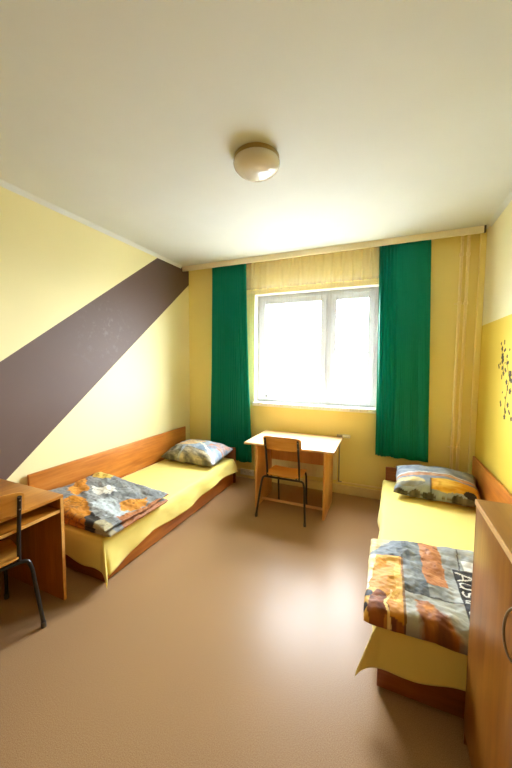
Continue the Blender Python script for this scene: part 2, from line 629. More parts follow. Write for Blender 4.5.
# ------------------------------------------------------------------ curtain rail and curtains
rail = thing('curtain_rail', 'cream curtain board running under the ceiling above the window', 'curtain rail', ((XL + XR) / 2, 3.85, H))
L = (XR - XL) / 2
bm = bmesh.new(); add_box(bm, -L + 0.002, L - 0.052, -0.014, 0.008, -0.068, -0.0005, 0.003)
add_box(bm, -L + 0.002, L - 0.052, 0.008, 0.083, -0.02, -0.0005, 0.002)
obj('fascia', bm, M['board'], rail, smooth=0.6)
bm = bmesh.new()
for y in (0.045, 0.074):
    add_box(bm, -L + 0.03, L - 0.1, y - 0.008, y + 0.008, -0.032, -0.0205, 0.002)
obj('track', bm, M['white'], rail, smooth=0.6)
bm = bmesh.new(); add_box(bm, L - 0.0515, L - 0.034, -0.016, 0.01, -0.07, -0.0005, 0.003)
obj('end_cap', bm, M['dark'], rail, smooth=0.6)


def curtain(name, top, bot, z_top, zb0, zb1, y, folds, amp, m, label, cat='curtain', nx=260, nz=50, thick=0.002, cut=None, seed=0):
    """hanging cloth from rail: folds = function(u, v) -> y offset"""
    bm = bmesh.new()
    g = []
    for j in range(nz + 1):
        v = j / nz
        row = []
        for i in range(nx + 1):
            u = i / nx
            x = (top[0] * (1 - v) + bot[0] * v) * (1 - u) + (top[1] * (1 - v) + bot[1] * v) * u
            zb = zb0 * (1 - u) + zb1 * u + 0.004 * math.sin(u * 21 + seed)
            z = z_top * (1 - v) + zb * v
            row.append(bm.verts.new((x, y + folds(u, v) * amp, z)))
        g.append(row)
    for j in range(nz):
        for i in range(nx):
            bm.faces.new((g[j][i], g[j][i + 1], g[j + 1][i + 1], g[j + 1][i]))
    cx = (top[0] + top[1]) / 2
    for vv in bm.verts:
        vv.co -= Vector((cx, y, 0))
    o = obj(name, bm, m, smooth=3.2, loc=(cx, y, 0))
    if thick:
        s = o.modifiers.new('thickness', 'SOLIDIFY'); s.thickness = thick; s.offset = 0
    return tag(o, label, cat, 'window curtains' if cat == 'curtain' and 'green' in label else None)


def folds_left(u, v):
    w = u + 0.012 * math.sin(v * 5 + u * 9)
    f = 0.4 * math.sin(2 * PI * 24 * w) * (0.7 + 0.3 * v)
    f += 0.75 * math.sin(2 * PI * 3.2 * w + 0.7) * (0.35 + 0.65 * v)
    if u > 0.62:
        k = (u - 0.62) / 0.38
        f += 0.7 * k * math.sin(2 * PI * 9 * w)
    return f


def folds_right(u, v):
    w = u + 0.01 * math.sin(v * 4 + u * 8)
    k = max(0.0, 1 - u / 0.45)
    f = 0.85 * k ** 0.6 * math.sin(2 * PI * 15 * w)
    f += (1 - k) * 0.75 * math.sin(2 * PI * 4.0 * w + 1.0) * (0.4 + 0.6 * v)
    f += 0.14 * math.sin(2 * PI * 24 * w) * (1 - k)
    return f


curtain('curtain', (-2.335, -1.81), (-2.37, -1.715), H - 0.034, 0.262, 0.258, 3.897, folds_left, 0.02, M['green'],
        'long green pleated curtain left of the window, hanging to near the floor', seed=1)
curtain('curtain', (-0.132, 0.385), (-0.103, 0.45), H - 0.034, 0.572, 0.555, 3.897, folds_right, 0.02, M['green'],
        'green pleated curtain right of the window, hem just above the pillow', seed=2)


def folds_sheer(u, v):
    return 0.55 * math.sin(2 * PI * 15 * u + 0.9 * math.sin(u * 17) + v * 0.6) + 0.4 * math.sin(2 * PI * 31 * u + 1.3 * math.sin(v * 3))


curtain('sheer_curtain', (-1.83, -0.11), (-1.84, -0.09), H - 0.034, 1.075, 1.075, 3.925, folds_sheer, 0.010, M['sheer'],
        'white sheer net curtain in front of the window, between the green curtains', 'sheer curtain', 320, 30, 0)

# ------------------------------------------------------------------ ceiling lamp
lp = thing('ceiling_lamp', 'round ceiling lamp with an opal glass bowl, switched off', 'ceiling lamp', (-0.862, 2.025, H))
bm = bmesh.new()
add_lathe(bm, [(0, -0.0005), (0.148, -0.0005), (0.152, -0.006), (0.152, -0.024), (0.146, -0.03), (0, -0.03)])
obj('lamp_base', bm, M['lamp_base'], lp, smooth=0.7)
bm = bmesh.new()
prof = [(0.0, -0.0305), (0.150, -0.0305), (0.156, -0.035), (0.157, -0.042)]
for k in range(1, 13):
    a = k / 12 * PI / 2
    prof.append((0.157 * math.cos(a) ** 0.85 if k < 12 else 0.0, -0.042 - 0.076 * math.sin(a)))
add_lathe(bm, prof)
obj('lamp_shade', bm, M['opal'], lp, smooth=0.9)

# ------------------------------------------------------------------ radiator and pipes
rad = thing('radiator', 'cream panel radiator under the window behind the study table', 'radiator', (-1.02, 3.945, 0.17))
bm = bmesh.new()
add_box(bm, -0.47, 0.47, -0.03, -0.012, 0.02, 0.56, 0.006)
for k in range(24):
    x = -0.45 + k * 0.039
    add_box(bm, x - 0.008, x + 0.008, -0.036, -0.029, 0.05, 0.53, 0.003)
add_box(bm, -0.47, 0.47, 0.012, 0.03, 0.02, 0.56, 0.006)
add_box(bm, -0.46, 0.46, -0.013, 0.013, 0.05, 0.08)
add_box(bm, -0.46, 0.46, -0.013, 0.013, 0.5, 0.53)
obj('panel', bm, M['cream_pale'], rad, smooth=0.5)
for x in (-0.3, 0.3):
    boxpart('wall_bracket', (x - 0.015, x + 0.015, 0.03, 0.0545, 0.1, 0.5), M['white'], rad, 0.002)
bm = bmesh.new()
add_tube(bm, [(0.465, -0.01, 0.585), (0.54, -0.03, 0.59)], 0.014, 12)
va = obj('valve', bm, M['chrome'], rad, smooth=0.8)
bm = bmesh.new()
add_tube(bm, [(0.535, -0.03, 0.59), (0.62, -0.045, 0.592)], 0.021, 14)
obj('valve_knob', bm, M['plastic'], va, smooth=0.8)
bm = bmesh.new()
add_tube(bm, round_path([(0.475, -0.01, 0.585), (0.495, -0.01, 0.585), (0.495, -0.01, 0.005), (0.495, 0.012, -0.005), (0.53, 0.012, -0.01)], 0.02), 0.009, 10)
obj('connection_pipe', bm, M['chrome'], rad, smooth=0.8)
bm = bmesh.new()
add_tube(bm, [(0, 0, 0), (1.26, 0, 0.0)], 0.011, 10)
tag(obj('heating_pipe', bm, M['cream'], smooth=0.8, loc=(-0.56, 3.957, 0.156)),
    'thin horizontal heating pipe along the back wall above the skirting', 'pipe')
for k, (x, lab) in enumerate(((0.678, 'left of two upright heating pipes in the right corner'), (0.737, 'right of two upright heating pipes in the corner, nearest the right wall'))):
    p = thing('heating_pipe', lab, 'pipe', (x, 3.95, 0), group='upright heating pipes')
    bm = bmesh.new(); add_tube(bm, [(0, 0, 0.001), (0, 0, H - 0.001)], 0.014, 14)
    obj('tube', bm, M['cream'], p, smooth=0.8)
    for z in (2.81, 2.30, 0.74):
        bm = bmesh.new()
        add_lathe(bm, [(0.0141, -0.018), (0.02, -0.016), (0.02, 0.016), (0.0141, 0.018)], (0, 0, z), 16)
        add_box(bm, -0.006, 0.006, 0.012, 0.049, z - 0.006, z + 0.006)
        if k == 0 and z < 2.5:
            add_box(bm, -0.045, 0.034, 0.004, 0.012, z - 0.006, z + 0.006)
        obj('pipe_clamp', bm, M['cream'], p, smooth=0.7)

# ------------------------------------------------------------------ wall sockets
so = thing('wall_socket', 'white double wall socket low on the back wall left of the table', 'wall socket', (-1.80, YB - 0.0225, 0.09))
bm = bmesh.new(); add_box(bm, -0.115, 0.095, -0.012, 0.0, -0.044, 0.044, 0.005)
obj('socket_frame', bm, M['plastic'], so, smooth=0.6)
for x in (-0.045, 0.05):
    bm = bmesh.new()
    add_lathe(bm, [(0.03, 0.0), (0.03, 0.005), (0.025, 0.006), (0.022, 0.001), (0.0, 0.001)], (0, 0, 0), 24)
    bmesh.ops.rotate(bm, verts=bm.verts, cent=(0, 0, 0), matrix=Matrix.Rotation(PI / 2, 3, 'X'))
    for v in bm.verts:
        v.co += Vector((x, -0.0122, 0))
    s = obj('socket', bm, M['plastic'], so, smooth=0.6)
    bm = bmesh.new()
    for dx in (-0.0095, 0.0095):
        add_tube(bm, [(x + dx, -0.0135, 0), (x + dx, -0.0165, 0)], 0.004, 10)
    obj('socket_hole', bm, M['dark'], s)

# ------------------------------------------------------------------ study table by the window
TX0, TX1, TY0, TY1 = -1.49, -0.478, 3.18, 3.885
tcx, tcy = (TX0 + TX1) / 2, (TY0 + TY1) / 2
tb = thing('table', 'light wooden study table standing in front of the window', 'table', (tcx, tcy, 0))
boxpart('tabletop', (TX0 - tcx, TX1 - tcx, TY0 - tcy, TY1 - tcy, 0.727, 0.75), M['beech_top'], tb, 0.003)
for x in (-1.345, -0.575):
    boxpart('side_panel', (x - 0.011 - tcx, x + 0.011 - tcx, 3.20 - tcy, 3.70 - tcy, 0.0, 0.7265), M['beech_z'], tb, 0.002)
boxpart('modesty_panel', (-1.333 - tcx, -0.587 - tcx, 3.655 - tcy, 3.675 - tcy, 0.44, 0.7265), M['beech_z'], tb, 0.002)
boxpart('stretcher', (-1.333 - tcx, -0.587 - tcx, 3.36 - tcy, 3.38 - tcy, 0.03, 0.055), M['beech_top'], tb, 0.002)

# ------------------------------------------------------------------ school chairs


def make_chair(label, loc, rz):
    """faces +y; seat at 0.45 m"""
    t = thing('chair', label, 'chair', loc, rz, 'plywood school chairs')
    R = 0.0115
    bm = bmesh.new()      # rear cross rail with its rounded shoulders
    add_tube(bm, round_path([(-0.238, -0.172, 0.36), (-0.222, -0.155, 0.425), (0.222, -0.155, 0.425), (0.238, -0.172, 0.36)], 0.05), R, 12)
    add_tube(bm, round_path([(-0.168, 0.197, 0.36), (-0.158, 0.18, 0.425), (0.158, 0.18, 0.425), (0.168, 0.197, 0.36)], 0.05), R, 12)
    for s in (-1, 1):
        add_tube(bm, [(s * 0.14, -0.16, 0.428), (s * 0.13, 0.185, 0.428)], 0.0095, 10)
    obj('seat_frame', bm, M['black'], t, smooth=0.9)
    for s in (-1, 1):
        for (xa, ya, xb, yb) in ((0.238, -0.172, 0.268, -0.242), (0.168, 0.197, 0.17, 0.225)):
            bm = bmesh.new()
            add_tube(bm, [(s * xa, ya, 0.3605), (s * xb, yb, 0.02)], R, 12)
            lg = obj('leg', bm, M['black'], t, smooth=0.9)
            bm = bmesh.new()
            add_tube(bm, [(s * (xb - 0.001), yb, 0.034), (s * xb, yb, 0.0)], R + 0.0035, 12)
            obj('foot_cap', bm, M['dark'], lg, smooth=0.9)
    for s in (-1, 1):
        bm = bmesh.new()
        add_tube(bm, round_path([(s * 0.178, -0.150, 0.432), (s * 0.178, -0.168, 0.60), (s * 0.178, -0.235, 0.865)], 0.1), R, 12)
        up = obj('upright', bm, M['black'], t, smooth=0.9)
    # seat: bent plywood with rounded corners, dipped, rolled front
    bm = bmesh.new()
    nx, ny = 22, 20
    def seat_xy(u, v):
        hw = 0.205 - 0.02 * v
        x = (u * 2 - 1)
        y = (v * 2 - 1)
        n = 5.0
        k = (abs(x) ** n + abs(y) ** n) ** (1 / n)
        m_ = max(abs(x), abs(y))
        s_ = m_ / k if k > 1e-6 else 1
        return x * s_ * hw, 0.005 + y * s_ * 0.19
    lay = []
    for top in (1, 0):
        g = []
        for j in range(ny + 1):
            row = []
            for i in range(nx + 1):
                u, v = i / nx, j / ny
                x, y = seat_xy(u, v)
                z = 0.442 + 0.012 * (x / 0.2) ** 2 + 0.010 * max(0, -y / 0.19) ** 2 - 0.022 * max(0, (y - 0.12) / 0.07) ** 2
                row.append(bm.verts.new((x, y, z + (0.011 if top else 0))))
            g.append(row)
        lay.append(g)
        for j in range(ny):
            for i in range(nx):
                bm.faces.new((g[j][i], g[j][i + 1], g[j + 1][i + 1], g[j + 1][i]))
    A, B = lay
    loop = [(0, i) for i in range(nx)] + [(j, nx) for j in range(ny)] + [(ny, i) for i in range(nx, 0, -1)] + [(j, 0) for j in range(ny, 0, -1)]
    for k in range(len(loop)):
        (j0, i0), (j1, i1) = loop[k], loop[(k + 1) % len(loop)]
        bm.faces.new((A[j0][i0], A[j1][i1], B[j1][i1], B[j0][i0]))
    obj('seat', bm, M['ply'], t, smooth=0.9)
    # backrest: curved plywood panel in front of the uprights
    bm = bmesh.new()
    lay = []
    nx, nz = 24, 10
    for front in (1, 0):
        g = []
        for j in range(nz + 1):
            row = []
            for i in range(nx + 1):
                x = (i / nx * 2 - 1)
                zz = (j / nz * 2 - 1)
                n = 7.0
                k = (abs(x) ** n + abs(zz) ** n) ** (1 / n)
                m_ = max(abs(x), abs(zz))
                s_ = m_ / k if k > 1e-6 else 1
                X = x * s_ * 0.208
                Z = 0.815 + zz * s_ * 0.074 + 0.006 * (1 - x * x) * (1 if zz > 0 else 0)
                Y = -0.222 - 0.25 * (Z - 0.815) - 0.022 * (1 - (X / 0.208) ** 2) + 0.022
                row.append(bm.verts.new((X, Y + (0.009 if front else 0), Z)))
            g.append(row)
        lay.append(g)
        for j in range(nz):
            for i in range(nx):
                bm.faces.new((g[j][i], g[j][i + 1], g[j + 1][i + 1], g[j + 1][i]))
    A, B = lay
    loop = [(0, i) for i in range(nx)] + [(j, nx) for j in range(nz)] + [(nz, i) for i in range(nx, 0, -1)] + [(j, 0) for j in range(nz, 0, -1)]
    for k in range(len(loop)):
        (j0, i0), (j1, i1) = loop[k], loop[(k + 1) % len(loop)]
        bm.faces.new((A[j0][i0], A[j1][i1], B[j1][i1], B[j0][i0]))
    br = obj('backrest', bm, M['ply'], t, smooth=0.9)
    for s in (-1, 1):
        for z in (0.785, 0.845):
            bm = bmesh.new()
            y = -0.235 - 0.25 * (z - 0.815) + 0.012
            add_tube(bm, [(s * 0.178, y - 0.012, z), (s * 0.178, y + 0.022, z)], 0.005, 8)
            obj('screw', bm, M['chrome'], br, smooth=0.8)
    return t


ch = make_chair('wooden school chair with black tube legs, pushed up to the table by the window', (-0.992, 3.25, 0), 0.0)
c2 = copy_thing(ch)
c2['label'] = 'wooden chair with black tube legs at the left desk, near the picture edge'
c2.location = (-2.245, 1.0, 0)
c2.rotation_euler = (0, 0, math.radians(72))

# ------------------------------------------------------------------ desk by the left wall
dk = thing('desk', 'brown wooden desk with a shelf under its top, against the left wall', 'desk', (-2.40, 0.80, 0))
dy0, dy1 = -0.58, 0.597
boxpart('desktop', (-0.375, 0.383, dy0, dy1, 0.73, 0.75), M['wood_desk_y'], dk, 0.002)
for y in (dy0 + 0.011, dy1 - 0.011):
    pnl = boxpart('side_panel', (-0.372, 0.376, y - 0.010, y + 0.010, 0.0, 0.7295), M['wood_desk_z'], dk, 0.002)
    bm = bmesh.new(); add_box(bm, 0.3762, 0.381, y - 0.0105, y + 0.0105, 0.0005, 0.7295, 0.001)
    obj('edge_band', bm, M['edge'], pnl)
sf = boxpart('shelf', (-0.35, 0.372, dy0 + 0.022, dy1 - 0.022, 0.632, 0.652), M['wood_desk_y'], dk, 0.002)
bm = bmesh.new(); add_box(bm, 0.3722, 0.377, dy0 + 0.023, dy1 - 0.023, 0.632, 0.652, 0.001)
obj('edge_band', bm, M['edge'], sf)
boxpart('back_panel', (-0.372, -0.354, dy0 + 0.022, dy1 - 0.022, 0.25, 0.7295), M['wood_desk_z'], dk, 0.002)

# ------------------------------------------------------------------ beds


def make_bed(label, x_open, x_wall, group, over):
    """x_open: side facing the room, x_wall: side at the wall; foot at y=1.61, head at y=3.76"""
    cx, y0, y1 = (x_open + x_wall) / 2, 1.61, 3.765
    t = thing('bed', label, 'bed', (cx, (y0 + y1) / 2, 0), group=group)
    s = 1 if x_open > x_wall else -1
    hw = abs(x_open - x_wall) / 2
    cy = (y0 + y1) / 2
    def bx(name, a, b, ya, yb, za, zb, m, bev=0.003, parent=t):
        xa, xb = sorted((a * s, b * s))
        return boxpart(name, (xa, xb, ya - cy, yb - cy, za, zb), m, parent, bev)
    bx('side_rail', hw - 0.022, hw, y0 + 0.0225, y1 - 0.0525, 0.012, 0.26, M['wood_bed_y_lit'])
    bx('side_rail', -hw + 0.026, -hw + 0.048, y0 + 0.0225, y1 - 0.0525, 0.012, 0.26, M['wood_bed_y_lit'])
    bx('footboard', -hw + 0.026, hw, y0, y0 + 0.022, 0.012, 0.26, M['wood_bed_x_shaded'])
    bx('headboard', -hw + 0.026, hw + over, y1 - 0.052, y1 - 0.024, 0.012, 0.50, M['wood_bed_x_shaded'], 0.006)
    bx('wall_panel', -hw, -hw + 0.024, y0 + 0.005, y1 + 0.06, 0.10, 0.70, M['wood_bed_y_lit'], 0.003)
    bx('slat_base', -hw + 0.05, hw - 0.024, y0 + 0.024, y1 - 0.055, 0.19, 0.21, M['wood_bed_x_shaded'])
    bx('mattress', -hw + 0.05, hw - 0.024, y0 + 0.026, y1 - 0.058, 0.2105, 0.335, M['white'], 0.03)
    for fx in (hw - 0.05, -hw + 0.08):
        for fy in (y0 + 0.05, y1 - 0.09):
            bx('foot', fx - 0.02, fx + 0.02, fy - 0.02, fy + 0.02, 0.0, 0.19, M['dark'], 0.003)
    return t


bed_l = make_bed('low wooden bed along the left wall under the brown stripe', -1.90, XL + 0.022, 'single beds', 0.03)
bed_r = make_bed('low wooden bed along the right wall behind the brown cabinet', 0.0, XR - 0.022, 'single beds', -0.015)


def make_sheet(label, x_open, x_wall, drop_side, drop_foot, flare, seed, far_flare=0.03, ystop=3.705):
    """cotton sheet: flat over the mattress, hanging over the open side and the foot; the corner makes a hanging flap"""
    s = 1 if x_open > x_wall else -1
    y0 = 1.60
    xw = x_wall + s * 0.05
    W = abs(x_open - xw)
    Lh = ystop - y0
    bm = bmesh.new()
    na, nb, nd = 40, 90, 16
    us = [i / na * W for i in range(na + 1)] + [W + (k + 1) / nd for k in range(nd)]       # beyond W: 0..1 over the side
    vs_ = [-(k + 1) / nd for k in range(nd)][::-1] + [j / nb * Lh for j in range(nb + 1)]  # below 0: 0..1 over the foot
    g = []
    for v in vs_:
        row = []
        for u in us:
            a = max(0.0, u - W); b = max(0.0, -v)
            x = min(u, W); y = max(v, 0.0)
            z = 0.347 + 0.004 * fbm(x * 4 + seed, y * 3, 0.3)
            sag = 0.0
            ox = oy = 0.0
            fy = y / Lh
            if a > 0 and b == 0:
                dr = drop_side(fy)
                ph = 9 * y + 1.2 * math.sin(4 * y + seed)
                rip = math.sin(ph) * 0.016 * a + 0.006 * fbm(y * 6, a * 2, seed)
                dr += 0.02 * math.sin(5.1 * y + seed * 2) * a
                z -= dr * a
                near = math.exp(-y / 0.4)
                rip += 0.022 * near * math.sin(17 * y + seed) * a
                z += 0.03 * near * math.sin(11 * y + 2 * seed) * a * (1 - math.exp(-y / 0.08))
                ox = 0.014 * math.sin(min(a * 4, 1) * PI / 2) + rip + (0.01 + far_flare * fy) * a
            elif b > 0 and a == 0:
                dr = drop_foot(x / W)
                rip = math.sin(7 * x + seed) * 0.006 * b
                z += 0.016 * math.sin(15 * (W - x) + seed) * b * (1 - math.exp(-(W - x) / 0.08))
                z -= dr * b
                oy = -(0.008 * math.sin(min(b * 4, 1) * PI / 2) + 0.004 * b + rip)
            elif a > 0 and b > 0:
                th = math.atan2(b, a)
                rr = min(1.0, max(a, b))
                k = math.hypot(a, b)
                ds = drop_side(0); df = drop_foot(1.0)
                dr = ds * math.cos(th) ** 2 + df * math.sin(th) ** 2
                z -= min(0.34, dr * k * (1 - 0.08 * math.sin(2 * th)))
                of = flare * k * math.sin(2 * th) ** 1.0
                base_x = (0.014 * math.sin(min(k * 4, 1) * PI / 2) + 0.012 * k * math.sin(9 * 0 + 1.2 * math.sin(seed)) + 0.01 * k) * math.cos(th)
                base_y = (0.008 * math.sin(min(k * 4, 1) * PI / 2) + 0.004 * k + 0.006 * k * math.sin(7 * W + seed)) * math.sin(th)
                ox = base_x + of * 0.9
                oy = -base_y - of * 0.55
            e = 0.0
            row.append(bm.verts.new((xw + s * (x + ox), y0 + y + oy, z)))
        g.append(row)
    for j in range(len(vs_) - 1):
        for i in range(len(us) - 1):
            bm.faces.new((g[j][i], g[j][i + 1], g[j + 1][i + 1], g[j + 1][i]))
    c = Vector(((x_open + x_wall) / 2, y0 + Lh / 2, 0))
    for v in bm.verts:
        v.co -= c
    o = obj('bed_sheet', bm, M['sheet'], smooth=3.2, loc=c)
    sm = o.modifiers.new('thickness', 'SOLIDIFY'); sm.thickness = 0.003; sm.offset = 1.0
    return tag(o, label, 'bed sheet', 'yellow bed sheets')


make_sheet('yellow sheet draped over the left bed, its corner hanging to the floor', -1.90, XL + 0.022,
           lambda f: 0.25 - 0.10 * min(1, f * 1.5), lambda t: 0.20 + 0.04 * t, 0.05, 1.3, 0.05)
make_sheet('yellow sheet on the right bed, hanging over its foot beside the cabinet', 0.0, XR - 0.022,
           lambda f: 0.19 - 0.03 * f, lambda t: 0.165 + 0.045 * t, 0.058, 2.4, 0.0)

# printed bedding ---------------------------------------------------
G1, G2 = lin(104, 108, 110), lin(160, 162, 160)
ORANGE, AMBER, BRICK = lin(212, 142, 52), lin(190, 122, 28), lin(170, 108, 62)
BLK, TAN, WHT, YEL = lin(44, 40, 38), lin(188, 166, 108), lin(218, 216, 206), lin(204, 142, 18)
BRN, DUSK = lin(112, 58, 18), lin(98, 112, 124)


def slab(bm, x0, x1, y0, y1, zf0, zf1, nx, ny, seed, rag=0.012, pw=0.22):
    """puffed folded layer: bottom zf0(x,y), top zf1(x,y), rounded rim, closed"""
    lay = []
    for top in (1, 0):
        g = []
        for j in range(ny + 1):
            row = []
            for i in range(nx + 1):
                u, v = i / nx * 2 - 1, j / ny * 2 - 1
                du = rag * fbm(v * 2 + seed, 3.1, seed) * abs(u)
                dv = rag * fbm(u * 2 + seed, 8.7, seed) * abs(v)
                x = (x0 + x1) / 2 + u * (x1 - x0) / 2 + du
                y = (y0 + y1) / 2 + v * (y1 - y0) / 2 + dv
                k = max(0.0, 1 - abs(u) ** 14) ** 0.5 * max(0.0, 1 - abs(v) ** 14) ** 0.5
                zl, zh = zf0(x, y), zf1(x, y)
                mid = zl * 0.55 + zh * 0.45
                if top:
                    wr = 0.016 * fbm(x * 4 + seed, y * 6, seed) + 0.010 * fbm(x * 9 + y * 5, y * 11, seed)
                    z = mid + (zh - mid + wr) * k
                else:
                    z = mid + (zl - mid) * k
                edge = (i in (0, nx)) or (j in (0, ny))
                row.append((x, y, mid if edge else z))
            g.append(row)
        lay.append(g)
    A = [[bm.verts.new(c) for c in r] for r in lay[0]]
    B = []
    for j in range(ny + 1):
        B.append([A[j][i] if (i in (0, nx) or j in (0, ny)) else bm.verts.new(lay[1][j][i]) for i in range(nx + 1)])
    for G_ in (A, B):
        for j in range(ny):
            for i in range(nx):
                bm.faces.new((G_[j][i], G_[j][i + 1], G_[j + 1][i + 1], G_[j + 1][i]))


# left duvet
PL = [
    ([(-2.30, 1.8), (-2.25, 1.97), (-1.96, 1.93), (-1.84, 1.76), (-2.02, 1.74)], lin(176, 184, 186)),
    ([(-2.51, 2.02), (-2.36, 2.13), (-2.24, 2.04), (-2.37, 1.94)], WHT),
    ([(-2.68, 1.9), (-2.76, 2.09), (-2.59, 2.05), (-2.46, 1.93), (-2.52, 1.80)], ORANGE),
    ([(-2.39, 1.60), (-2.47, 1.82), (-2.26, 1.78), (-2.06, 1.66), (-1.95, 1.50), (-2.11, 1.45), (-2.4, 1.45)], AMBER),
    ([(-1.99, 1.50), (-2.14, 1.70), (-2.00, 1.68), (-1.86, 1.5)], BLK),
    ([(-1.98, 1.62), (-1.94, 1.69), (-1.81, 1.66), (-1.80, 1.5), (-1.9, 1.5)], lin(170, 160, 128)),
    ([(-2.11, 1.97), (-1.96, 2.13), (-1.90, 1.98), (-1.99, 1.85)], ORANGE),
    ([(-1.93, 1.76), (-1.88, 2.14), (-1.81, 2.32), (-1.76, 2.1), (-1.78, 1.70)], BRICK),
    ([(-2.96, 2.34), (-2.66, 2.36), (-2.66, 2.2), (-2.80, 2.14)], BLK),
    ([(-2.72, 2.16), (-2.74, 2.33), (-2.50, 2.31), (-2.52, 2.18)], lin(214, 186, 96)),
]


def paint_left(x, y, z):
    wx = x + 0.05 * fbm(x * 8, y * 8, 1.0); wy = y + 0.05 * fbm(x * 8, y * 8, 7.0)
    n = fbm(x * 5, y * 9, 2.0)
    c = mixc(G1, G2, 0.45 + 0.5 * n)
    for poly, col_ in PL:
        if inpoly(wx, wy, poly):
            c = mixc(col_, mixc(col_, BRN, 0.6) if col_ in (ORANGE, AMBER, BRICK) else BLK, 0.25 + 0.7 * fbm(x * 11, y * 11, 4.0) if col_ in (AMBER, BRICK, ORANGE) else 0.0)
    if z < 0.05 and x > -2.0:       # lower folded layer: blue-grey with dark flecks
        pass
    d = fbm(x * 7 + 3, y * 7, 5.0)
    if abs(d) < 0.035:
        c = mixc(c, BLK, 0.55)
    return c


def zl_top(x, y):
    t = (-1.84 - x) / 0.9
    return 0.43 + 0.105 * max(0, t) + 0.02 * math.sin(5 * y + 1)


def zl_mid(x, y):
    t = (-1.84 - x) / 0.9
    return 0.397 + 0.05 * max(0, t)


bm = bmesh.new()
slab(bm, -2.735, -1.832, 1.60, 2.27, lambda x, y: 0.352, lambda x, y: zl_mid(x, y) - 0.004, 130, 100, 2.0)
slab(bm, -2.74, -1.85, 1.575, 2.30, lambda x, y: zl_mid(x, y) + 0.008, zl_top, 150, 120, 5.0)
dl = obj('duvet', bm, M['print'], smooth=3.2)
paint(dl, paint_left)
for v in dl.data.vertices:
    v.co -= Vector((-2.29, 1.94, 0.352))
dl.location = (-2.29, 1.94, 0.358)
tag(dl, 'folded duvet with grey and orange photo print on the left bed', 'duvet', 'folded printed duvets')

# right duvet (patchwork with the word running towards the foot)


def letters(x, y):
    """white lettering on the black strip; letters read towards the foot, tops towards the wall"""
    d = 1e9
    def L(y0, h, w, segs):
        nonlocal d
        for (a, b) in segs:
            p = (0.405 + a[1] * h, y0 - a[0] * w); q = (0.405 + b[1] * h, y0 - b[0] * w)
            d = min(d, segdist(x, y, p, q))
    L(2.060, 0.082, 0.062, [((0, 0), (0.5, 1)), ((0.5, 1), (1, 0)), ((0.2, 0.36), (0.8, 0.36))])
    L(1.969, 0.058, 0.046, [((0, 1), (0, 0.25)), ((0, 0.25), (0.3, 0)), ((0.3, 0), (0.75, 0.05)), ((0.75, 0.05), (1, 0.3)), ((1, 1), (1, 0))])
    L(1.897, 0.058, 0.042, [((1, 0.88), (0.5, 1)), ((0.5, 1), (0.08, 0.8)), ((0.08, 0.8), (0.2, 0.55)), ((0.2, 0.55), (0.85, 0.42)), ((0.85, 0.42), (0.95, 0.18)), ((0.95, 0.18), (0.5, 0)), ((0.5, 0), (0, 0.1))])
    L(1.838, 0.078, 0.034, [((0.45, 1), (0.45, 0.15)), ((0.45, 0.15), (0.95, 0.02)), ((0, 0.7), (1, 0.7))])
    L(1.788, 0.056, 0.032, [((0, 0), (0, 1)), ((0, 0.6), (0.5, 1)), ((0.5, 1), (1, 0.95))])
    L(1.738, 0.056, 0.044, [((0, 0.9), (0.8, 1)), ((0.8, 1), (1, 0.7)), ((1, 0.7), (1, 0)), ((1, 0.55), (0.2, 0.5)), ((0.2, 0.5), (0, 0.2)), ((0, 0.2), (0.4, 0)), ((0.4, 0), (1, 0.2))])
    return d


